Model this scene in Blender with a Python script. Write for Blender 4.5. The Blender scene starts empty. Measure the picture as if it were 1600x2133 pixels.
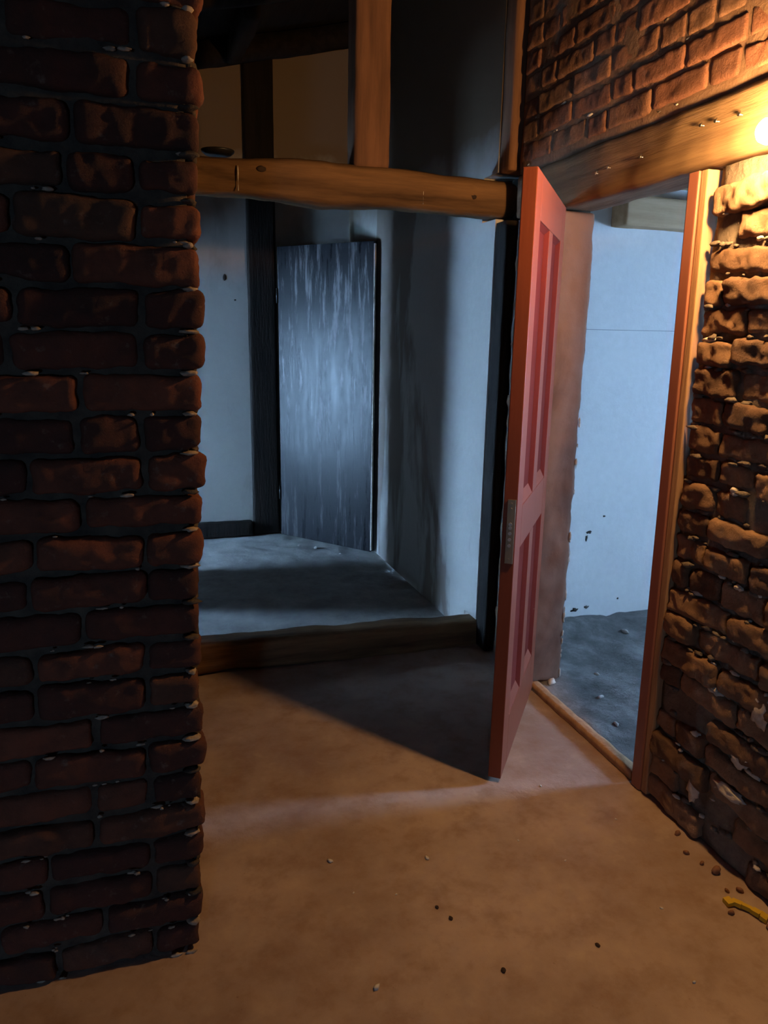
import bpy, bmesh, math, random
from mathutils import Vector, Matrix, noise
random.seed(7)
C = bpy.context.scene.collection
S = bpy.context.scene

# ------------------------------------------------------------------ camera
cam = bpy.data.objects.new('camera', bpy.data.cameras.new('camera'))
C.objects.link(cam)
CAMR = Matrix(((0.9490758, 0.0583350, -0.3096000), (-0.3145634, 0.2299422, -0.9209650), (0.0174656, 0.9714544, 0.2365827)))
cam.matrix_world = Matrix.Translation((0, 0, 1.5)) @ CAMR.to_4x4()
cam.data.sensor_fit = 'VERTICAL'
cam.data.sensor_height = 36
cam.data.lens = 1540 / 2133 * 36
cam.data.clip_start = 0.02
S.camera = cam

# ------------------------------------------------------------------ world, windows' daylight, exposure
SKY = 190.0
w = bpy.data.worlds.new('sky'); S.world = w; w.use_nodes = True
bg = w.node_tree.nodes['Background']
bg.inputs[0].default_value = (0.37, 0.63, 1.0, 1)
bg.inputs[1].default_value = SKY
BULB_STRENGTH = 1400
S.view_settings.view_transform = 'Standard'
S.view_settings.look = 'None'
S.view_settings.exposure = 0.0
S.view_settings.gamma = 1
S.cycles.max_bounces = 8
S.cycles.diffuse_bounces = 6
S.cycles.use_denoising = True
S.cycles.caustics_reflective = False
S.cycles.caustics_refractive = False
S.cycles.sample_clamp_indirect = 6

def portal(loc, direction, sx, sy):
    l = bpy.data.lights.new('daylight_portal', 'AREA'); l.shape = 'RECTANGLE'
    l.size = sx; l.size_y = sy
    l.cycles.is_portal = True
    o = bpy.data.objects.new('daylight_portal', l); C.objects.link(o)
    o.location = loc
    o.rotation_euler = Vector(direction).to_track_quat('-Z', 'Z').to_euler()
    return o
# window openings: (centre, facing, width, height)
WA = (-2.25, 4.66, 4.95, 0.15, 1.50)      # left room: x, y0, y1, z0, z1
WB = (4.50, 1.36, 1.72, 0.95, 1.75)       # right room
WC = (-2.60, -1.20, -0.98, 0.60, 0.82)    # behind the camera: y, x0, x1, z0, z1
portal((WA[0], (WA[1]+WA[2])/2, (WA[3]+WA[4])/2), (1, 0, 0), WA[2]-WA[1], WA[4]-WA[3])
portal((WB[0], (WB[1]+WB[2])/2, (WB[3]+WB[4])/2), (-1, 0, 0), WB[2]-WB[1], WB[4]-WB[3])
portal(((WC[1]+WC[2])/2, WC[0], (WC[3]+WC[4])/2), (0, 1, 0), WC[2]-WC[1], WC[4]-WC[3])

# ------------------------------------------------------------------ materials
def mat(name, base=(.5, .5, .5), rough=.8, spec=.3):
    m = bpy.data.materials.new(name); m.use_nodes = True
    b = m.node_tree.nodes['Principled BSDF']
    b.inputs['Base Color'].default_value = (*base, 1)
    b.inputs['Roughness'].default_value = rough
    b.inputs['Specular IOR Level'].default_value = spec
    return m
class NT:
    def __init__(s, m):
        s.m = m; s.t = m.node_tree; s.b = s.t.nodes['Principled BSDF']
        s.tc = s.t.nodes.new('ShaderNodeTexCoord')
    def n(s, typ, **k):
        x = s.t.nodes.new(typ)
        for a, v in k.items(): setattr(x, a, v)
        return x
    def l(s, a, b): s.t.links.new(a, b)
    def noise(s, scale, detail=6, rough=.6, vec=None, stretch=None, dist=0, loc=(0, 0, 0)):
        x = s.n('ShaderNodeTexNoise'); x.inputs['Scale'].default_value = scale
        x.inputs['Detail'].default_value = detail; x.inputs['Roughness'].default_value = rough
        x.inputs['Distortion'].default_value = dist
        mp = s.n('ShaderNodeMapping'); mp.inputs['Location'].default_value = loc
        if stretch: mp.inputs['Scale'].default_value = stretch
        s.l(s.tc.outputs['Object'], mp.inputs['Vector']); s.l(mp.outputs[0], x.inputs['Vector'])
        return x.outputs['Fac']
    def ramp(s, fac, stops, interp='LINEAR'):
        r = s.n('ShaderNodeValToRGB'); r.color_ramp.interpolation = interp
        e = r.color_ramp.elements
        while len(e) < len(stops): e.new(.5)
        for i, (p, c) in enumerate(stops):
            e[i].position = p
            e[i].color = (*c, 1) if not isinstance(c, (int, float)) else (c, c, c, 1)
        s.l(fac, r.inputs[0]); return r.outputs[0]
    def mix(s, fac, a, b, mode='MIX'):
        x = s.n('ShaderNodeMix', data_type='RGBA', blend_type=mode)
        for v, k in ((fac, 0), (a, 6), (b, 7)):
            if isinstance(v, (int, float)): x.inputs[k].default_value = v
            elif isinstance(v, tuple): x.inputs[k].default_value = (*v, 1)
            else: s.l(v, x.inputs[k])
        return x.outputs[2]
    def math(s, op, a, b=None, clamp=False):
        x = s.n('ShaderNodeMath', operation=op, use_clamp=clamp)
        for i, v in enumerate((a, b)):
            if v is None: continue
            if isinstance(v, (int, float)): x.inputs[i].default_value = v
            else: s.l(v, x.inputs[i])
        return x.outputs[0]
    def attr(s, name):
        x = s.n('ShaderNodeAttribute', attribute_name=name); return x.outputs['Fac']
    def sep(s):
        x = s.n('ShaderNodeSeparateXYZ'); s.l(s.tc.outputs['Object'], x.inputs[0]); return x.outputs
    def col(s, c): s.l(c, s.b.inputs['Base Color'])
    def rough(s, c): s.l(c, s.b.inputs['Roughness'])
    def bump(s, h, strength=.3, dist=.01):
        x = s.n('ShaderNodeBump'); x.inputs['Strength'].default_value = strength
        x.inputs['Distance'].default_value = dist
        s.l(h, x.inputs['Height']); s.l(x.outputs[0], s.b.inputs['Normal'])

def brick_mat(name, stops, soot=.5, scale=14):
    m = mat(name, rough=.85, spec=.25); q = NT(m)
    c = q.ramp(q.attr('tint'), stops)
    n1 = q.noise(scale, 8, .65)
    c = q.mix(q.ramp(n1, [(.35, 0.0), (.7, soot)]), c, (.035, .025, .02))
    n2 = q.noise(38, 5, .6, loc=(3, 1, 2))
    c = q.mix(q.ramp(n2, [(.62, 0.0), (.78, .35)]), c, (.33, .27, .21))
    q.col(c); q.bump(q.math('ADD', q.noise(70, 8, .75), q.noise(22, 6, .7)), .75, .009)
    return m
M_BRICK_L = brick_mat('soot_red_brick', [(0, (.07, .028, .022)), (.45, (.13, .045, .03)), (.8, (.21, .07, .04)), (1, (.11, .055, .035))], .65)
M_MORTAR_L = None
M_BRICK_R = brick_mat('crumbly_brown_brick', [(0, (.14, .08, .05)), (.5, (.26, .15, .085)), (1, (.33, .20, .12))], .5)
M_BRICK_U = brick_mat('flush_red_brown_brick', [(0, (.20, .09, .055)), (.5, (.30, .13, .08)), (1, (.27, .15, .09))], .35)
def plain_noise(name, a, b, scale, rough=.9, bump=.4, bd=.01, spec=.2, stretch=None, lo=.3, hi=.7, bs=None):
    m = mat(name, rough=rough, spec=spec); q = NT(m)
    q.col(q.mix(q.ramp(q.noise(scale, 8, .6, stretch=stretch), [(lo, 0.0), (hi, 1.0)]), a, b))
    if bump: q.bump(q.noise(bs or scale*3, 8, .65, stretch=stretch), bump, bd)
    return m
M_MORTAR_L = plain_noise('sooty_mortar', (.035, .028, .024), (.10, .08, .06), 18, bump=.8)
M_MORTAR_U = plain_noise('brown_mortar', (.17, .10, .065), (.26, .16, .10), 18, bump=.6)
M_MORTAR = plain_noise('dusty_mortar', (.10, .08, .065), (.20, .165, .13), 18, bump=.8)
M_CLOD = plain_noise('dull_lime_clod', (.20, .16, .12), (.46, .38, .30), 60, bump=.6, bd=.004)
M_LUMP = plain_noise('pale_lime_mortar', (.42, .37, .31), (.62, .58, .52), 40, bump=.6, bd=.004)
M_WOODOLD = plain_noise('rough_hewn_timber', (.055, .03, .016), (.25, .14, .065), 4, rough=.8, bump=.6, stretch=(.35, 4, 4), bd=.006, bs=16)
M_WOODV = plain_noise('rough_upright_timber', (.12, .06, .035), (.26, .13, .07), 5, rough=.75, bump=.5, stretch=(4, 4, .35), bd=.006, bs=16)
M_WOODDARK = plain_noise('soot_and_shade_black_timber', (.010, .008, .007), (.028, .020, .016), 6, rough=.7, bump=.5, stretch=(4, 4, .4))
M_ROOF = plain_noise('dark_roof_boards', (.012, .009, .008), (.03, .022, .018), 4, rough=.9, bump=.4, stretch=(5, .4, 5))
M_LINTEL = plain_noise('dusty_lintel_wood', (.13, .08, .045), (.26, .17, .09), 4, rough=.8, bump=.7, stretch=(6, .4, 6), bd=.008, bs=10)
M_RIGHTBEAM = plain_noise('tan_room_beam', (.50, .33, .19), (.66, .46, .28), 5, rough=.8, stretch=(.5, 4, 4))
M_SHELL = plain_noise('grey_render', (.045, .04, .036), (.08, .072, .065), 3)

def floor_mat():
    m = mat('worn_clay_screed', rough=.6, spec=.35); q = NT(m)
    n1 = q.noise(1.6, 8, .6); n2 = q.noise(9, 8, .65, loc=(4, 2, 0)); n3 = q.noise(60, 5, .7)
    c = q.mix(q.ramp(n1, [(.35, 0.0), (.65, 1.0)]), (.29, .205, .168), (.47, .36, .30))
    c = q.mix(q.ramp(n2, [(.3, 0.7), (.52, 0.0)]), c, (.24, .14, .085))
    c = q.mix(q.ramp(n2, [(.55, 0.0), (.75, .5)]), c, (.52, .42, .33))
    c = q.mix(q.ramp(n3, [(.66, 0.0), (.74, .5)]), c, (.16, .09, .06))
    # greyer, dustier ground in the passage beyond the timber sill
    y = q.sep()[1]
    g = q.ramp(q.noise(6, 8, .7, loc=(1, 5, 0)), [(.3, (.24, .23, .215)), (.7, (.48, .465, .44))])
    c = q.mix(q.math('MULTIPLY', q.math('SUBTRACT', y, 3.1), 8, True), c, g)
    q.col(c); q.rough(q.ramp(n2, [(.3, .5), (.7, .75)]))
    q.bump(q.math('ADD', q.noise(14, 10, .65), q.math('MULTIPLY', n3, .3)), .35, .012)
    return m
M_FLOOR = floor_mat()
def gravel_mat():
    m = mat('grey_rubble_ground', rough=.9); q = NT(m)
    n = q.noise(5, 10, .7)
    q.col(q.ramp(n, [(.3, (.10, .10, .095)), (.5, (.21, .205, .20)), (.72, (.42, .41, .40))]))
    q.bump(q.noise(12, 10, .75), .8, .03)
    return m
M_GRAVEL = gravel_mat()
def plaster(name, base, stain, lo, hi, scale=2.2, stretch=(1, 1, .45), loc=(0, 0, 0), zsoot_shade=None):
    m = mat(name, base, .85, .25); q = NT(m)
    n = q.noise(scale, 7, .55, stretch=stretch, dist=.4, loc=loc)
    fine = q.noise(30, 6, .6)
    c = q.mix(q.ramp(fine, [(.3, 0.0), (.75, .22)]), base, tuple(x*.7 for x in base))
    c = q.mix(q.ramp(n, [(lo, 0.0), (hi, 1.0)]), c, stain)
    if zsoot_shade:
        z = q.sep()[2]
        zz = q.math('ADD', z, q.math('MULTIPLY', q.math('SUBTRACT', q.noise(3, 6, .6, loc=(7, 7, 7)), .5), zsoot_shade[2]))
        f = q.math('DIVIDE', q.math('SUBTRACT', zz, zsoot_shade[0]), zsoot_shade[1]-zsoot_shade[0], True)
        c = q.mix(f, c, zsoot_shade[3])
    q.col(c); q.bump(q.noise(25, 8, .7), .3, .006)
    return m
M_PL_BACK = plaster('old_limewash', (.50, .48, .44), (.38, .35, .31), .52, .60, zsoot_shade=(2.55, 2.65, .5, (.30, .23, .17)))
M_PL_COR = plaster('stained_shaded_limewash', (.54, .52, .48), (.27, .225, .19), .48, .53, 1.1, (1, 1.5, .5), (2.3, 1.2, .4), zsoot_shade=(2.02, 2.38, .3, (.10, .068, .042)))  # upper part darkened by soot and by painted-in shade above the beam
M_PL_ROOM = plaster('clean_white_plaster', (.83, .82, .80), (.76, .755, .74), .6, .75)
M_REVEAL = plaster('brown_smeared_plaster', (.19, .115, .085), (.115, .068, .052), .45, .6, 5)

def red_paint(name, base, edge=(.30, .20, .14), rough=.32):
    m = mat(name, base, rough, .5); q = NT(m)
    n = q.noise(5, 8, .6, stretch=(3, 3, .5))
    c = q.mix(q.ramp(n, [(.35, 0.0), (.75, .35)]), base, tuple(x*.6 for x in base))
    c = q.mix(q.ramp(q.noise(22, 8, .7), [(.70, 0.0), (.74, .6)]), c, edge)
    q.col(c); q.bump(q.noise(40, 4, .6, stretch=(3, 3, .4)), .12, .004)
    return m
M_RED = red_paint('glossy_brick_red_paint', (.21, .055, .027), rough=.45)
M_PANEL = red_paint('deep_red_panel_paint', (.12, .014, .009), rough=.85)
M_RED.node_tree.nodes['Principled BSDF'].inputs['Specular IOR Level'].default_value = .25
M_PANEL.node_tree.nodes['Principled BSDF'].inputs['Specular IOR Level'].default_value = .15
M_FRAME = red_paint('worn_maroon_paint', (.26, .10, .065), rough=.5)
M_FRAMEWOOD = plain_noise('pale_frame_wood', (.30, .17, .09), (.46, .29, .16), 6, rough=.7, stretch=(5, 5, .4))
M_METAL = mat('tarnished_brass', (.30, .25, .18), .42, .5); M_METAL.node_tree.nodes['Principled BSDF'].inputs['Metallic'].default_value = .8
M_NAIL = mat('bright_nail_steel', (.75, .72, .68), .3, .5); M_NAIL.node_tree.nodes['Principled BSDF'].inputs['Metallic'].default_value = 1
M_IRON = mat('black_iron', (.03, .03, .03), .4, .5); M_IRON.node_tree.nodes['Principled BSDF'].inputs['Metallic'].default_value = .6
M_PORC = mat('cream_lamp_holder', (.6, .55, .45), .4, .5)
M_YELLOW = mat('yellow_plastic', (.62, .42, .03), .5, .4)
M_CHIP = plain_noise('white_plaster_chip', (.6, .55, .5), (.8, .77, .72), 60, bump=.4)
M_CRUMB = plain_noise('brown_brick_crumb', (.20, .09, .05), (.34, .18, .11), 50, bump=.4)
M_DKCRUMB = mat('dark_crumb', (.04, .025, .02), .9)
def dark_door_mat():
    m = mat('whitewash_and_sheen_black_door', (.03, .03, .035), .3, .2); q = NT(m)
    a = q.noise(4.5, 10, .7, stretch=(5, 5, .42)); b = q.noise(1.7, 4, .5, loc=(2, 3, 5), stretch=(1, 1, .8))
    z = q.sep()[2]
    sheen_band = q.math('SUBTRACT', 1.0, q.math('ABSOLUTE', q.math('DIVIDE', q.math('SUBTRACT', z, 1.30), .80)), True)  # whitewash streaks strongest at mid-height, painting in the window's sheen
    f = q.math('MULTIPLY', q.ramp(a, [(.54, 0.0), (.62, 1.0)]), q.math('ADD', q.math('MULTIPLY', sheen_band, .75), q.math('MULTIPLY', b, .35)), True)
    q.col(q.mix(f, (.009, .010, .013), (.30, .295, .30)))
    q.rough(q.ramp(a, [(.4, .26), (.7, .48)]))
    q.bump(q.noise(20, 6, .6, stretch=(6, 6, .5)), .25, .004)
    return m
M_DKDOOR = dark_door_mat()
def bulb_mat():
    m = mat('lit_bulb_glass', (1, .8, .5), .3)
    b = m.node_tree.nodes['Principled BSDF']
    b.inputs['Emission Color'].default_value = (1, .54, .20, 1)
    b.inputs['Emission Strength'].default_value = BULB_STRENGTH
    return m
M_BULB = bulb_mat()

# ------------------------------------------------------------------ mesh helpers
def obj(name, bm, mats, parent=None, smooth=False, loc=None, rotz=0):
    me = bpy.data.meshes.new(name); bm.normal_update(); bm.to_mesh(me); bm.free()
    for m in (mats if isinstance(mats, (list, tuple)) else [mats]): me.materials.append(m)
    if smooth:
        for p in me.polygons: p.use_smooth = True
    o = bpy.data.objects.new(name, me); C.objects.link(o)
    if loc: o.location = loc
    if rotz: o.rotation_euler.z = rotz
    if parent: o.parent = parent
    return o
def struct(o): o['kind'] = 'structure'; return o
def tag(o, label, cat, group=None):
    o['label'] = label; o['category'] = cat
    if group: o['group'] = group
    return o
def empty(name, loc, rz=0):
    o = bpy.data.objects.new(name, None); C.objects.link(o); o.location = loc; o.rotation_euler.z = rz
    o.empty_display_size = .1
    return o
def box(bm, x0, x1, y0, y1, z0, z1, mi=0, bev=0):
    r = bmesh.ops.create_cube(bm, size=1)
    for v in r['verts']:
        v.co = Vector((x0+(v.co.x+.5)*(x1-x0), y0+(v.co.y+.5)*(y1-y0), z0+(v.co.z+.5)*(z1-z0)))
    fs = {f for v in r['verts'] for f in v.link_faces}
    for f in fs: f.material_index = mi
    if bev:
        es = list({e for v in r['verts'] for e in v.link_edges})
        rb = bmesh.ops.bevel(bm, geom=es, offset=bev, segments=2, affect='EDGES', profile=.6)
        for f in rb['faces']: f.material_index = mi
def fbm(p, o=3): return noise.fractal(p, 1.0, 2.0, o)
def gridbox(bm, c, dims, step, r, disp, seed, rot=None, mi=0, tint=None, lay=None, freq=18, xform=None, taper=None, skip=''):
    """a box of subdivided faces with rounded corners and a noisy skin"""
    hx, hy, hz = (d/2 for d in dims)
    ns = [max(1, round(d/step)) for d in dims]
    cache = {}
    so = Vector((seed*7.13 % 97, seed*3.71 % 89, seed*5.37 % 83))
    def vert(i, j, k):
        key = (i, j, k)
        if key in cache: return cache[key]
        p = Vector((-hx+2*hx*i/ns[0], -hy+2*hy*j/ns[1], -hz+2*hz*k/ns[2]))
        rr = min(r, hx, hy, hz)
        q = Vector((max(-hx+rr, min(hx-rr, p.x)), max(-hy+rr, min(hy-rr, p.y)), max(-hz+rr, min(hz-rr, p.z))))
        d = p-q
        if d.length > 1e-7: n = d.normalized(); p = q+n*rr
        n = Vector((p.x/hx, p.y/hy, p.z/hz)); n = Vector((n.x**3, n.y**3, n.z**3))
        if n.length > 1e-7: n.normalize()
        s = (p+so)
        dd = disp*fbm(s*freq, 4) + disp*.8*noise.noise(s*freq*.35)
        p = p+n*dd
        if taper: p = taper(p)
        if rot: p = rot @ p
        p = p+Vector(c)
        if xform: p = xform(p)
        cache[key] = bm.verts.new(p); return cache[key]
    def face(a, b, c2, d):
        f = bm.faces.new((a, b, c2, d)); f.material_index = mi; f.smooth = True
        if lay is not None: f[lay] = tint
    X, Y, Z = ns
    for i in range(X):
        for j in range(Y):
            face(vert(i, j, 0), vert(i, j+1, 0), vert(i+1, j+1, 0), vert(i+1, j, 0))
            face(vert(i, j, Z), vert(i+1, j, Z), vert(i+1, j+1, Z), vert(i, j+1, Z))
    for i in range(X):
        for k in range(Z):
            face(vert(i, 0, k), vert(i+1, 0, k), vert(i+1, 0, k+1), vert(i, 0, k+1))
            if 'Y' not in skip: face(vert(i, Y, k), vert(i, Y, k+1), vert(i+1, Y, k+1), vert(i+1, Y, k))
    for j in range(Y):
        for k in range(Z):
            face(vert(0, j, k), vert(0, j, k+1), vert(0, j+1, k+1), vert(0, j+1, k))
            if 'X' not in skip: face(vert(X, j, k), vert(X, j+1, k), vert(X, j+1, k+1), vert(X, j, k+1))
def lump(bm, c, s, seed, mi=0, sub=2, amp=.35, freq=2.2, lay=None, tint=.5, xform=None):
    r = bmesh.ops.create_icosphere(bm, subdivisions=sub, radius=1)
    so = Vector((seed*1.7, seed*.9, seed*2.3))
    for v in r['verts']:
        n = v.co.normalized(); k = 1+amp*fbm(n*freq*.5+so, 3)
        p = Vector((n.x*s[0]*k, n.y*s[1]*k, n.z*s[2]*k))+Vector(c)
        v.co = xform(p) if xform else p
    for f in {f for v in r['verts'] for f in v.link_faces}:
        f.material_index = mi; f.smooth = True
        if lay is not None: f[lay] = tint
def cyl(bm, p0, p1, r0, r1=None, seg=16, mi=0):
    p0, p1 = Vector(p0), Vector(p1); d = p1-p0; r1 = r0 if r1 is None else r1
    q = d.to_track_quat('Z', 'X').to_matrix().to_4x4()
    r = bmesh.ops.create_cone(bm, cap_ends=True, segments=seg, radius1=r0, radius2=r1, depth=d.length,
                              matrix=Matrix.Translation((p0+p1)/2) @ q)
    for f in {f for v in r['verts'] for f in v.link_faces}: f.material_index = mi; f.smooth = len(f.verts) == 4

# ------------------------------------------------------------------ floor, roof, outer walls
def heightgrid(x0, x1, y0, y1, step, zf, skirt=.15):
    bm = bmesh.new(); nx = max(2, round((x1-x0)/step)); ny = max(2, round((y1-y0)/step))
    vs = [[bm.verts.new((x0+(x1-x0)*i/nx, y0+(y1-y0)*j/ny, zf(x0+(x1-x0)*i/nx, y0+(y1-y0)*j/ny))) for j in range(ny+1)] for i in range(nx+1)]
    for i in range(nx):
        for j in range(ny): bm.faces.new((vs[i][j], vs[i+1][j], vs[i+1][j+1], vs[i][j+1])).smooth = True
    rim = [vs[i][0] for i in range(nx+1)]+[vs[nx][j] for j in range(1, ny+1)]+[vs[i][ny] for i in range(nx-1, -1, -1)]+[vs[0][j] for j in range(ny-1, 0, -1)]
    lo = [bm.verts.new((v.co.x, v.co.y, -skirt)) for v in rim]
    for k in range(len(rim)):
        k2 = (k+1) % len(rim); bm.faces.new((rim[k], lo[k], lo[k2], rim[k2]))
    bm.faces.new(list(reversed(lo)))
    return bm
def floor_z(x, y):
    a = .004*fbm(Vector((x*1.5, y*1.5, 0)), 3)-.004
    if y > 3.2: a += .008*fbm(Vector((x*9, y*9, 3)), 4)
    return a
bm = heightgrid(-3.4, 1.595, -2.7, 5.6, .03, floor_z)
struct(obj('floor', bm, M_FLOOR))
def room_z(x, y):
    return .012+.012*fbm(Vector((x*6, y*6, 1)), 4)+.055*max(0, min(1, (y-2.72)/.4))**1.3*(1+.5*fbm(Vector((x*5, y*9, 7)), 3))
bm = heightgrid(1.60, 4.6, -.6, 3.16, .02, room_z)
struct(obj('floor_side_room', bm, M_GRAVEL))

def roof():
    bm = bmesh.new()
    r = bmesh.ops.create_cube(bm, size=1)
    for v in r['verts']:
        x = -3.5 if v.co.x < 0 else 1.8
        v.co = Vector((x, -2.75 if v.co.y < 0 else 5.7, 3.12+.24*x+(.1 if v.co.z > 0 else 0)))
    return struct(obj('ceiling', bm, M_ROOF))
roof()
def wall(name, boxes, m):
    bm = bmesh.new()
    for b in boxes: box(bm, *b)
    return struct(obj(name, bm, m))
def ztop(x): return 3.10+.24*x
WB_ = wall('wall_back', [(-3.4, 1.75, 5.45, 5.6, 0, 3.6)], M_PL_BACK)
# passage's right wall, whitewashed
wall('wall_passage_right', [(1.53, 1.671, 3.235, 5.45, 0, 3.55), (1.53, 1.671, 3.10, 3.235, .128, 1.985), (1.53, 1.671, 3.10, 3.235, 2.172, 3.55)], M_PL_COR)
# pierced partition left of the passage: pier, and header over the two openings
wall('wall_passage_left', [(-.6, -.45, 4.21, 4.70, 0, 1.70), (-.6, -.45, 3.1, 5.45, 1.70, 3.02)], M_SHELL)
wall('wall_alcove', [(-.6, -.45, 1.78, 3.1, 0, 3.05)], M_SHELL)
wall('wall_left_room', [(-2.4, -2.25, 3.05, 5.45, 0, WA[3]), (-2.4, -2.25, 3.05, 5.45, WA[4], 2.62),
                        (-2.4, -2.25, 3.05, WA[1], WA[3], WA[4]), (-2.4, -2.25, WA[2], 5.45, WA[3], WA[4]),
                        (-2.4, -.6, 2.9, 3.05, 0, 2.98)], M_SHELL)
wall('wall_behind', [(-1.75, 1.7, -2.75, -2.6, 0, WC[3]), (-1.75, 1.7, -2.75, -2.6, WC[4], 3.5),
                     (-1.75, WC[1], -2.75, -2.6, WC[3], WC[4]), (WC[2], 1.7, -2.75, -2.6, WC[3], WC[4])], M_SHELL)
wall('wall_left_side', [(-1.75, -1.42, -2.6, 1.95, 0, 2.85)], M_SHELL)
# daylit side room
WF_ = wall('wall_side_room_far', [(1.72, 4.5, 3.14, 3.3, 0, 2.7)], M_PL_ROOM)
wall('wall_side_room_window', [(4.5, 4.65, -.6, 3.3, 0, WB[3]), (4.5, 4.65, -.6, 3.3, WB[4], 2.7),
                               (4.5, 4.65, -.6, WB[1], WB[3], WB[4]), (4.5, 4.65, WB[2], 3.3, WB[3], WB[4])], M_PL_ROOM)
for w_, sp in ((WB_, ((.634, 5.449, 1.848, .012, .022), (.70, 5.449, 1.70, .006, .006), (.95, 5.449, 1.4, .004, .004))),
               (WF_, ((2.165, 3.139, .52, .014, .007), (2.155, 3.139, .49, .007, .012), (2.25, 3.139, .60, .008, .004), (2.12, 3.139, .10, .02, .010), (2.19, 3.139, .11, .012, .008), (2.60, 3.139, .50, .007, .018), (2.38, 3.139, .14, .005, .005)))):
    for (x, y, z, a_, b_) in sp:
        bm = bmesh.new(); lump(bm, (x, y, z), (a_, .0025, b_), x*31+z*7, 0, 2, .9, 3); obj('scuff', bm, M_SHELL, w_)
wall('wall_side_room_near', [(1.72, 4.5, -.6, -.45, 0, 2.7)], M_PL_ROOM)
wall('ceiling_side_room', [(1.70, 4.65, -.6, 3.3, 2.7, 2.8)], M_SHELL)

# ------------------------------------------------------------------ brick walls
def lean_left(p): return Vector((p.x+.036*p.z, p.y-.025*(p.x-.09), p.z))
def brick_wall_left():
    bm = bmesh.new(); lay = bm.faces.layers.float.new('tint')
    xr = .083; pitch = .0832; bh = .068
    # mortar core
    gridbox(bm, ((-1.6+xr-.026)/2, 1.59+.020+.115, 1.5), (xr-.026+1.6, .23, 3.0), .03, .01, .006, 3, mi=1, lay=lay, tint=.5, freq=9, xform=lean_left)
    joints = []
    for row in range(37):
        z = row*pitch+bh/2+.004
        if z > 2.98: break
        x = xr; first = True
        hd = [.115, .24, .115, .235][(row*7+row//3) % 4]
        seq = 0
        while x > -1.55:
            L = hd if first else random.choice([.23, .235, .22, .235, .12])
            if not first and random.random() < .6: L = .232
            L *= random.uniform(.94, 1.05)
            dxr = random.uniform(-.012, .006) if first else 0
            a, b = x-L+.0, x-.010+dxr+(.010 if first else 0)
            seed = random.random()*50; tint = random.random()
            prot = random.uniform(-.006, .006)
            step = .0085 if (x > -.5 and z < 2.25) else .03
            h = bh*random.uniform(.93, 1.1)
            rot = Matrix.Rotation(random.uniform(-.03, .03), 3, 'Y') @ Matrix.Rotation(random.uniform(-.03, .03), 3, 'Z')
            skip = random.random() < .02
            if not skip:
                gridbox(bm, ((a+b)/2, 1.59+.04+prot, z), (b-a, .08, h), step, .016, .0065, seed, rot, 0, tint, lay, 20, lean_left, skip='' if first else 'Y')
                if first:   # the return face of the corner, behind the front brick
                    gridbox(bm, (xr-.06+dxr*.6, 1.59+.18+prot, z+random.uniform(-.004, .004)), (.12, .125, h), .011, .014, .006, seed+3, None, 0, random.random(), lay, 20, lean_left)
            joints.append((a, z, h)); x = a; first = False
    # blobs of squeezed-out mortar sitting along the joints
    for a, z, h in joints:
        if z > 2.3: continue
        for k in range(random.choice([0, 1, 2, 3])):
            s = random.uniform(.002, .0065)
            lx = a+random.uniform(0, .2)
            lump(bm, (min(lx, .05), 1.589+random.uniform(-.002, .008), z-h/2-.006), (s*random.uniform(.9, 2.6), s*.8, s*.7), random.random()*99, 2, 2, .5, 4, lay=lay, xform=lean_left)
    for row in range(26):   # mortar tongues at the lit corner
        z = row*pitch-.004
        if z < .02: continue
        lump(bm, (xr-.026, 1.60, z), (random.uniform(.010, .022), .016, random.uniform(.004, .007)), random.random()*99, 2 if random.random() < .6 else 1, 2, .45, 4, lay=lay, xform=lean_left)
        lump(bm, (xr-.018, 1.68, z), (.014, .07, .008), random.random()*99, 1, 2, .5, lay=lay, xform=lean_left)
    return struct(obj('wall_left', bm, [M_BRICK_L, M_MORTAR_L, M_CLOD]))
brick_wall_left()

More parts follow.
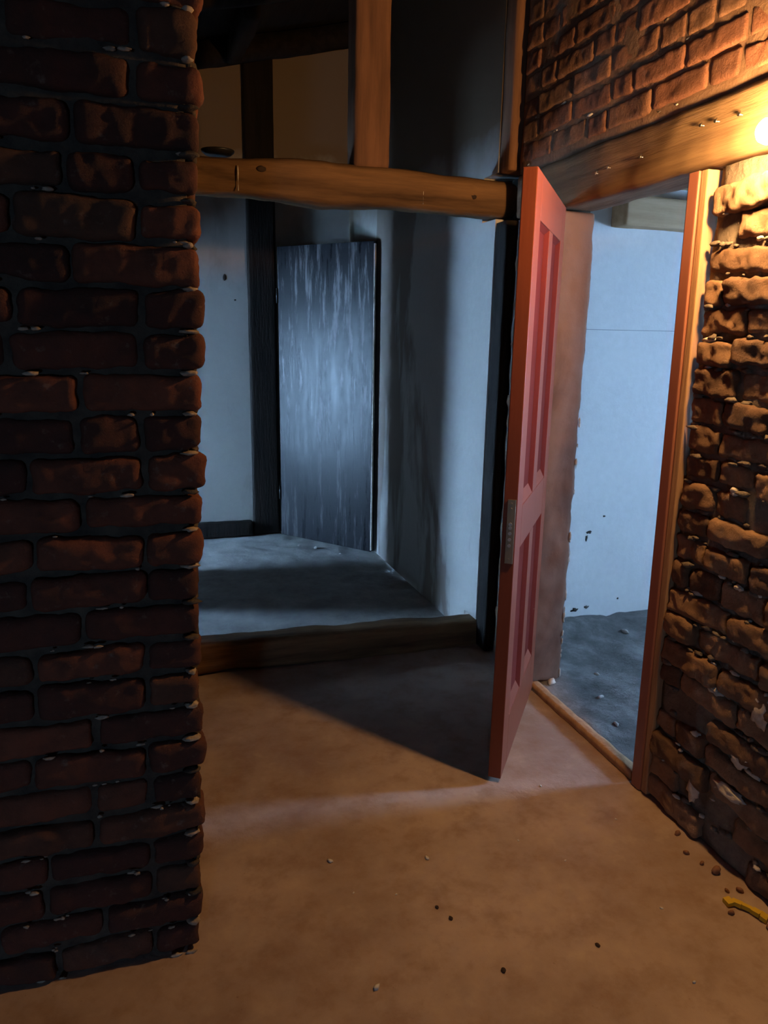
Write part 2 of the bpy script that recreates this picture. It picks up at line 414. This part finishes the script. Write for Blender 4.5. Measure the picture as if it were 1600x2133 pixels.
DY0, DY1, DZ = 1.81, 2.625, 1.955      # doorway in the right wall incl. frame
def brick_wall_right():
    bm = bmesh.new(); lay = bm.faces.layers.float.new('tint')
    X = 1.56
    def core(y0, y1, z0, z1, front=.016, mi=1):
        gridbox(bm, (X+front+(.16-front)/2, (y0+y1)/2, (z0+z1)/2), (.16-front, y1-y0, z1-z0), .03, .004, .006, y0, mi=mi, lay=lay, tint=.5, freq=8)
    core(-2.6, 1.286, 0, 2.15); core(1.286, DY0, 0, 1.963); core(-2.6, 2.96, 2.14, 3.5, .003, 4); core(2.66, 2.985, 0, 1.97)
    pitch = .0835
    for row in range(42):
        z = row*pitch+.038
        upper = z > 2.17
        if z > 3.35: break
        spans = [(-.2, 2.955)] if upper else ([(-.2, 1.28)] if z > 1.93 else [(-.2, DY0-.004), (2.68, 2.98)])
        for (s0, s1) in spans:
            y = s1; first = True; hid = s0 > 2
            while y > s0:
                near = 1.0 < y
                if upper:
                    L = random.choice([.235, .24, .12]); h = .069*random.uniform(.95, 1.04)
                    disp = .0045; prot = random.uniform(-.001, .005); rr = .009; gap = .010
                else:
                    L = random.choice([.24, .23, .13, .17, .25]); h = .073*random.uniform(.86, 1.08)
                    disp = .0085; prot = random.uniform(-.008, .014); rr = .014; gap = random.uniform(.004, .014)
                if hid: prot = -.012
                if first and row % 2: L *= .55
                if y-L < s0: L = y-s0
                a, b = y-L+gap/2, y-gap/2
                if first: b = y
                if b-a > .03 and not (not upper and random.random() < .05) and not (not upper and 1.60 < (a+b)/2 < 1.74 and .33 < z < .46):
                    step = .03 if (not near or z > 2.95 or s0 > 2) else (.009 if upper else .0075)
                    rot = Matrix.Rotation(random.uniform(-.05, .05)*(0.4 if upper else 1), 3, 'X') @ Matrix.Rotation(random.uniform(-.07, .07)*(0.3 if upper else 1), 3, 'Z')
                    gridbox(bm, (X+.035-prot, (a+b)/2, z+random.uniform(-.004, .004)), (.07, b-a, h), step, rr, disp, random.random()*60, rot, 3 if upper else 0, random.random(), lay, 24 if not upper else 18, skip='X')
                y -= L; first = False
    # crumbly mortar and plaster clods
    for k in range(330):
        row = random.randrange(1, 23); z = row*pitch-.004+random.uniform(-.008, .008); y = random.uniform(1.05, DY0-.02)
        s = random.uniform(.004, .011)
        lump(bm, (X+random.uniform(-.004, .016), y, z), (s, s*random.uniform(.8, 2.6), s*.8), k*1.37, 1 if random.random() < .75 else 2, 2, .6, lay=lay)
    for k in range(60):
        row = random.randrange(26, 36); z = row*pitch-.004; y = random.uniform(1.3, 2.9)
        s = random.uniform(.003, .007)
        lump(bm, (X+.006, y, z), (s, s*random.uniform(1, 4), s*.8), k*2.37, 2 if random.random() < .4 else 1, 1, .5, lay=lay)
    for (y, z, sy, sz) in ((1.44, .345, .03, .02), (1.592, .161, .02, .04), (1.394, .524, .03, .045), (1.46, .23, .05, .014), (1.36, .62, .02, .035)):
        lump(bm, (X-.006, y, z), (.010, sy, sz), y*9, 2, 3, .7, 3, lay=lay)
    return struct(obj('wall_right', bm, [M_BRICK_R, M_MORTAR, M_LUMP, M_BRICK_U, M_MORTAR_U]))
brick_wall_right()

# smeared plaster reveal on the far side of the doorway
bm = bmesh.new()
gridbox(bm, (1.64, 2.665, .985), (.155, .10, 1.95), .012, .012, .006, 5, freq=10)
for k in range(24):
    z = random.uniform(.02, 1.2); s = random.uniform(.004, .010)
    lump(bm, (1.716, 2.617, z), (s*.7, s*.6, s*random.uniform(1, 3)), k*3.1, 1, 1, .5)
struct(obj('wall_doorway_reveal', bm, [M_REVEAL, M_LUMP]))

# ------------------------------------------------------------------ timbers
def timber(name, c, dims, m, label, cat='beam', step=.02, r=.02, disp=.008, seed=1, freq=6, xf=None, group=None):
    bm = bmesh.new()
    gridbox(bm, (0, 0, 0), dims, step, r, disp, seed, freq=freq, xform=xf)
    o = obj(name, bm, m, loc=c)
    return tag(o, label, cat, group)
cross = timber('timber_beam', (.55, 3.15, 2.073), (2.18, .15, .150), M_WOODOLD, 'rough hewn horizontal log beam crossing the passage opening under two posts', r=.045, disp=.011, seed=4, freq=4,
       xf=lambda p: Vector((p.x, p.y, p.z+.006*math.sin(p.x*3)-.004*p.x)))
bm = bmesh.new()
for (x, z, s) in ((-.06+.02, .03, .011), (.60, .012, .011), (.86, -.01, .010)):
    lump(bm, (x, -.074, z), (s*1.6, .006, s), x*9, 0, 2, .4)
obj('knot', bm, M_DKCRUMB, cross)
bm = bmesh.new()
for (x, z, l) in ((-.13, -.01, .09), (.63, -.03, .05)):
    gridbox(bm, (x, -.078, z), (.003, .004, l), .01, .001, .003, x, freq=40)
obj('crack', bm, M_LUMP, cross)
timber('timber_post', (.965, 3.16, 2.73), (.15, .13, 1.17), M_WOODV, 'orange-lit upright timber post standing on top of the cross beam', 'post', seed=8, r=.014, disp=.006, freq=4)
timber('timber_post', (1.584, 3.045, 2.81), (.105, .10, 1.29), M_WOODV, 'slim orange-lit corner post rising above the open red door', 'post', seed=12, r=.006, disp=.003, freq=4)
timber('timber_post', (1.584, 3.045, .985), (.105, .10, 1.97), M_WOODDARK, 'corner post coloured black for shade behind the open red door leaf', 'post', seed=14, r=.006, disp=.003, freq=4)  # coloured black to paint in the shadow behind the open door
timber('sill_beam', (.51, 3.165, .070), (2.16, .13, .150), M_WOODOLD, 'low timber sill beam lying on the floor across the passage', seed=21, r=.03, disp=.010, freq=4,
       xf=lambda p: Vector((p.x, p.y, p.z-.018*max(0, p.x*.9+.3)+.012*(1-min(1, abs(p.x+.15)*2)))))
timber('timber_post', (.885, 5.412, 1.62), (.20, .045, 3.24), M_WOODDARK, 'soot black post against the back wall beside the streaked door', 'post', seed=31, r=.008, disp=.002, freq=4)
timber('skirting_timber', (.05, 5.40, .055), (1.46, .09, .115), M_WOODDARK, 'dark low timber along the foot of the far white wall', 'beam', seed=33, r=.02, disp=.008, freq=5)
# rafters under the roof of the passage
for i, (y, xo) in enumerate(((5.25, 0), (4.3, 0), (3.35, 0))):
    bm = bmesh.new()
    gridbox(bm, (0, 0, 0), (1.93, .11, .14), .06, .02, .010, i*5+2, freq=4)
    o = obj('rafter', bm, M_ROOF, loc=(.545, y, 3.03+.24*.545)); o.rotation_euler.y = -math.atan(.24)
    tag(o, ['black rafter against the far wall under the roof', 'black rafter across the middle of the passage roof', 'black rafter above the cross beam opening'][i], 'beam')
bm = bmesh.new()
gridbox(bm, (0, 0, 0), (.10, .78, .14), .05, .02, .012, 77, freq=5)
tag(obj('rafter', bm, M_ROOF, loc=(.70, 4.78, 3.16)), 'short black hanging timber beneath the roof left of the black post', 'beam')

# lintel with nails
lintel = timber('wooden_lintel', (1.635, 2.13, 2.052), (.17, 1.68, .175), M_LINTEL, 'dusty wooden lintel spanning the doorway below the red brickwork', 'lintel', r=.014, disp=.007, seed=41, freq=4)
H = 1.5
for (y, z) in ((1.868, 2.075), (1.81, 2.072), (1.725, 2.068), (2.13, 2.045), (2.37, 2.04), (2.30, 2.045)):
    bm = bmesh.new()
    cyl(bm, (-.06, 0, 0), (-.096, 0, 0), .0016, seg=8)
    cyl(bm, (-.096, 0, 0), (-.099, 0, 0), .0050, seg=12)
    cyl(bm, (-.094, 0, .0), (-.090, .004, .010), .0022, .001, seg=8)
    nail = obj('nail', bm, M_NAIL, lintel); nail.location = (0, y-2.13, z-2.052)

# near jamb frame
def frame_strip(y0, y1, x0, x1, z0, z1, m, name):
    bm = bmesh.new(); box(bm, x0, x1, y0, y1, z0, z1, bev=.004)
    for v in bm.verts: v.co.y += .018*v.co.z
    return obj(name, bm, m)
fr = empty('door_frame', (1.56, 1.84, 0)); fr['kind'] = 'structure'; fr.name = 'trim_1'
a = frame_strip(1.825, 1.868, 1.545, 1.70, 0, 1.958, M_FRAME, 'jamb'); a.parent = fr; a.matrix_parent_inverse = Matrix.Translation((-1.56, -1.84, 0))
a = frame_strip(1.797, 1.8245, 1.552, 1.66, 0, 1.958, M_FRAMEWOOD, 'outer_bead'); a.parent = fr; a.matrix_parent_inverse = Matrix.Translation((-1.56, -1.84, 0))
bm = bmesh.new(); gridbox(bm, (1.58, 2.245, .012), (.045, .72, .034), .015, .006, .003, 51, freq=12)
o = struct(obj('trim_2', bm, M_FRAMEWOOD))

bm = bmesh.new(); box(bm, 1.526, 1.562, 2.6125, 2.66, 0, 1.955, bev=.002); struct(obj('trim_light_stop', bm, M_FRAME))  # strip added to block light leaking past the hinge side
wall('wall_light_block', [(1.672, 1.72, 2.95, 3.25, 0, 3.5)], M_SHELL)  # filler added to block side-room light leaking in at the corner

# ------------------------------------------------------------------ red panelled door, standing open
def red_door():
    W, T, HT = .735, .044, 1.950
    ang = math.atan2(2.03-2.61, 1.10-1.55)
    d = empty('door_1', (1.548, 2.60, .012), ang); d['kind'] = 'structure'
    d['label'] = 'tall open red panelled door hinged at the far side of the doorway'; d['category'] = 'door'
    # local x along leaf, local +y is the face toward the doorway
    st = .105; zl0, zl1 = .80, .945
    def bar(name, x0, x1, z0, z1, m=M_RED, y0=-T/2, y1=T/2, bev=.003):
        bm = bmesh.new(); box(bm, x0, x1, y0, y1, z0, z1, bev=bev); return obj(name, bm, m, d)
    bar('hinge_stile', 0, st, 0, HT); bar('lock_stile', W-st, W, 0, HT)
    for (z0, z1) in ((0, .19), (zl0, zl1), (HT-.13, HT)): bar('rail', st+.0005, W-st-.0005, z0, z1)
    mx = (W-.085)/2
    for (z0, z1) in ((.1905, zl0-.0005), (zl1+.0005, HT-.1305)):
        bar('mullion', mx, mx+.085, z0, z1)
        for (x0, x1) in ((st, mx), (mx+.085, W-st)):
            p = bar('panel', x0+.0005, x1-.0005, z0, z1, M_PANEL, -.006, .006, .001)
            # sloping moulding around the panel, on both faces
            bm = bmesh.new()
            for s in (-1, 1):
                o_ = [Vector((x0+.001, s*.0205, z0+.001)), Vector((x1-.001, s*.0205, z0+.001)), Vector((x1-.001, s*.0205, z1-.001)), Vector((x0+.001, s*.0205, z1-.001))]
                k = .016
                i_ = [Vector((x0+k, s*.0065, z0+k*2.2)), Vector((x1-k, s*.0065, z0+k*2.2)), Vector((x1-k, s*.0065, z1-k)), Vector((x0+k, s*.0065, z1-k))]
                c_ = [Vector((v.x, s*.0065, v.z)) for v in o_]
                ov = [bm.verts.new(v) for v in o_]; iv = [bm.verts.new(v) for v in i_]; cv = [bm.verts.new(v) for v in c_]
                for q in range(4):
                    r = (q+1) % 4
                    bm.faces.new((ov[q], ov[r], iv[r], iv[q])).material_index = 1 if q == 0 else 0; bm.faces.new((cv[q], cv[r], ov[r], ov[q])); bm.faces.new((iv[q], iv[r], cv[r], cv[q]))  # bottom slope takes the lighter red, painting in the lamp's glint
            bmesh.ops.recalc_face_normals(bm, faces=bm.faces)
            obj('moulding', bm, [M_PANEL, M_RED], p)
    # lock forend on the leading edge
    bm = bmesh.new(); box(bm, W+.0005, W+.0045, -.008, .018, .775, .985, bev=.001)
    lp = obj('lock_plate', bm, M_METAL, d); lp['label'] = 'tarnished brass lock plate'
    for z in (.79, .835, .855, .875, .893, .905, .955, .972):
        bm = bmesh.new(); cyl(bm, (W+.004, .004, z), (W+.0065, .004, z), .0055 if .82 < z < .92 else .0035, seg=12)
        obj('bolt' if .82 < z < .92 else 'screw', bm, M_NAIL if .82 < z < .92 else M_METAL, lp)
    for z in (.25, 1.0, 1.7):
        bm = bmesh.new(); cyl(bm, (-.006, .014, z-.04), (-.006, .014, z+.04), .006)
        obj('hinge', bm, M_IRON, d)
    return d
red_door()

# ------------------------------------------------------------------ dark streaked door at the end of the passage
def dark_door():
    ang = math.atan2(4.77-5.395, 1.495-.99)
    d = empty('door_2', (.995, 5.335, .012), ang); d['kind'] = 'structure'
    d['label'] = 'black door streaked with whitewash and painted-in sheen standing ajar at the passage end'; d['category'] = 'door'
    W = .80
    bm = bmesh.new(); box(bm, 0, W, -.02, .02, 0, 2.045, bev=.004); obj('leaf', bm, M_DKDOOR, d)
    bm = bmesh.new()
    for (x, w_) in ((W-.004, .012),): box(bm, x, x+w_, -.019, .024*-1+.02, .01, 2.03, bev=.002)
    obj('edge_strip', bm, M_LUMP, d)
    for z in (.32, 1.72):
        bm = bmesh.new(); cyl(bm, (-.004, -.022, z-.05), (-.004, -.022, z+.05), .008); obj('hinge', bm, M_IRON, d)
    return d
dark_door()

# ------------------------------------------------------------------ side room beams
tag(timber('ceiling_beam', (2.90, 3.085, 2.055), (1.52, .11, .13), M_RIGHTBEAM, 'tan timber beam along the top of the daylit white wall', 'beam', seed=61, r=.01, disp=.004), 'tan timber beam along the top of the daylit white wall', 'beam')
timber('ceiling_beam', (3.05, 3.06, 2.185), (1.5, .06, .035), M_RIGHTBEAM, 'thin tan batten just above the thick beam in the daylit room', 'beam', seed=62, r=.005, disp=.003)
bm = bmesh.new(); box(bm, 1.75, 4.4, 3.1375, 3.1395, 1.527, 1.530)
struct(obj('trim_3', bm, plain_noise('hairline_joint', (.35, .35, .36), (.45, .45, .46), 10, bump=0)))

# ------------------------------------------------------------------ lamp
lamp = empty('wall_lamp', (1.552, 1.528, 1.977))
tag(lamp, 'lit bare bulb in a round holder on the lintel end beside the doorway', 'lamp')
bm = bmesh.new(); cyl(bm, (0, 0, 0), (-.018, 0, 0), .038, .034, 32); obj('backplate', bm, M_PORC, lamp)
bm = bmesh.new(); cyl(bm, (-.018, 0, 0), (-.048, 0, 0), .022, .019, 24); obj('lamp_holder', bm, M_PORC, lamp)
bm = bmesh.new()
prof = [(-.046, .013), (-.056, .015), (-.066, .022), (-.078, .028), (-.094, .030), (-.110, .027), (-.120, .018), (-.125, .008)]
rings = []
for (x, r) in prof:
    rings.append([bm.verts.new((x, r*math.cos(a*math.tau/20), r*math.sin(a*math.tau/20))) for a in range(20)])
for i in range(len(rings)-1):
    for a in range(20): bm.faces.new((rings[i][a], rings[i][(a+1) % 20], rings[i+1][(a+1) % 20], rings[i+1][a])).smooth = True
bm.faces.new(rings[0]); bm.faces.new(list(reversed(rings[-1])))
bmesh.ops.recalc_face_normals(bm, faces=bm.faces)
obj('glass_bulb', bm, M_BULB, lamp)

# ------------------------------------------------------------------ small things
bm = bmesh.new()
r_ = [(0, .0), (.05, .0), (.062, .010), (.064, .016), (.058, .014), (.048, .005), (0, .004)]
rings = [[bm.verts.new((max(r, .0005)*math.cos(a*math.tau/24), max(r, .0005)*math.sin(a*math.tau/24), z)) for a in range(24)] for r, z in r_]
for i in range(len(rings)-1):
    for a in range(24): bm.faces.new((rings[i][a], rings[i][(a+1) % 24], rings[i+1][(a+1) % 24], rings[i+1][a])).smooth = True
bm.faces.new(rings[0]); bm.faces.new(list(reversed(rings[-1])))
bmesh.ops.recalc_face_normals(bm, faces=bm.faces)
tag(obj('metal_lid', bm, M_IRON, loc=(.355, 3.145, 2.152)), 'small dark shallow metal dish lying on the cross beam', 'dish')

bm = bmesh.new()
pts = [(-.05, .0, .012), (-.035, .012, .014), (-.01, .004, .016), (.015, .0, .014), (.035, -.012, .016), (.052, -.016, .010)]
for i in range(len(pts)-1):
    a, b = Vector(pts[i]), Vector(pts[i+1]); ww = (.012, .008, .006, .009, .012)[i]
    n = Vector((-(b-a).y, (b-a).x, 0)).normalized()*ww
    for zz in (0,):
        vs = [bm.verts.new(a+n), bm.verts.new(b+n), bm.verts.new(b-n), bm.verts.new(a-n)]
        bm.faces.new(vs)
bmesh.ops.remove_doubles(bm, verts=bm.verts, dist=.002)
g = bmesh.ops.extrude_face_region(bm, geom=list(bm.faces))
for v in [x for x in g['geom'] if isinstance(x, bmesh.types.BMVert)]: v.co.z -= .012
bmesh.ops.recalc_face_normals(bm, faces=bm.faces)
tag(obj('plastic_scrap', bm, M_YELLOW, loc=(1.485, 1.287, -.004), rotz=-.75), 'crumpled yellow plastic scrap on the floor at the foot of the brick wall', 'scrap')

def bits(name, m, cat, group, items, flat=.5, zf=floor_z, seed=5):
    src = None
    for (x, y, s, label) in items:
        if src is None:
            bm = bmesh.new(); lump(bm, (0, 0, 0), (1, .66, flat), seed, 0, 2, .6, 2.5); o = src = obj(name, bm, m)
        else:
            o = src.copy(); C.objects.link(o)
        o.location = (x, y, zf(x, y)+s*flat*.7); o.scale = (s, s, s); o.rotation_euler.z = random.uniform(0, 6.28)
        tag(o, label, cat, group)
bits('plaster_chip', M_CHIP, 'chip', 'white chips on the open floor', [
    (.459, 1.80, .009, 'elongated white chip on the floor right of the brick pillar, brightest of them'),
    (.734, 1.728, .008, 'small white chip in the middle of the brown floor below the red door'),
    (.458, 1.354, .009, 'three-cornered white chip nearest the bottom edge of the photo'),
    (.60, 1.62, .004, 'tiny white speck between the two dark stains and the brick pillar'),
    (.49, 1.66, .004, 'tiny white speck below the elongated chip'),
    (1.03, 1.72, .004, 'tiny white speck in front of the foot of the red door'),
    (1.12, 1.60, .004, 'tiny white speck between the door foot and the right brick wall'),
    (1.27, 1.36, .005, 'white speck left of the yellow plastic scrap'),
    (1.24, 1.95, .005, 'white speck on the floor right of the red door foot'),
    (1.38, 1.72, .004, 'white speck close to the foot of the near door jamb'),
    (1.19, 1.14, .005, 'white speck at the bottom right corner of the floor')], seed=11)
bits('dark_crumb', M_DKCRUMB, 'crumb', 'dark crumbs on the floor', [
    (.689, 1.544, .007, 'dark crumb in the middle of the floor, left of a close pair'),
    (.71, 1.496, .008, 'dark crumb in the middle of the floor, right of a close pair'),
    (1.03, 1.304, .008, 'round dark crumb on the right half of the brown floor'),
    (.766, 1.307, .009, 'dark crumb low on the floor left of the round one')], .35, seed=3)
bits('brick_crumb', M_CRUMB, 'rubble', 'crumbs at the foot of the right wall', [
    (1.485, 1.52, .010, 'brown crumb near the wall foot halfway between jamb and yellow scrap'),
    (1.50, 1.47, .009, 'small brown crumb just before the largest lump at the right wall'),
    (1.515, 1.43, .018, 'largest brown lump at the foot of the right brick wall'),
    (1.49, 1.36, .008, 'brown crumb between the largest lump and the yellow scrap'),
    (1.525, 1.35, .011, 'brown crumb touching the brick wall beside the yellow scrap'),
    (1.44, 1.29, .010, 'brown crumb on the left end of the yellow scrap'),
    (1.52, 1.60, .011, 'brown crumb at the wall foot nearest to the door jamb'),
    (1.50, 1.22, .012, 'brown crumb in front of the yellow scrap at the photo edge')], .6, seed=8)
bits('rubble_stone', M_CHIP, 'stone', 'pale stones in the side room', [
    (1.66, 2.585, .022, 'pale stone at the foot of the plastered doorway reveal'),
    (1.72, 2.20, .012, 'pale pebble just inside the doorway beyond the wooden threshold'),
    (1.80, 2.42, .013, 'pale pebble on the grey ground in the middle of the doorway'),
    (1.90, 2.60, .011, 'pale pebble on the grey ground halfway to the white wall'),
    (2.3, 2.95, .020, 'pale stone on the rubble bank under the daylit white wall')], zf=room_z, seed=12)
bits('plaster_fragment', M_CHIP, 'fragment', 'fragments on the passage floor', [
    (1.05, 5.02, .012, 'pale fragment at the left foot of the streaked black door'),
    (1.15, 4.93, .018, 'largest pale fragment under the middle of the streaked black door'),
    (1.28, 4.74, .011, 'pale fragment right of the largest one under the black door'),
    (1.37, 4.62, .010, 'pale fragment at the right foot of the streaked black door'),
    (.6, 3.42, .010, 'pale fragment on the passage floor left of centre behind the sill'),
    (1.22, 3.33, .016, 'pale fragment on the passage floor near the whitewashed wall')], seed=5)
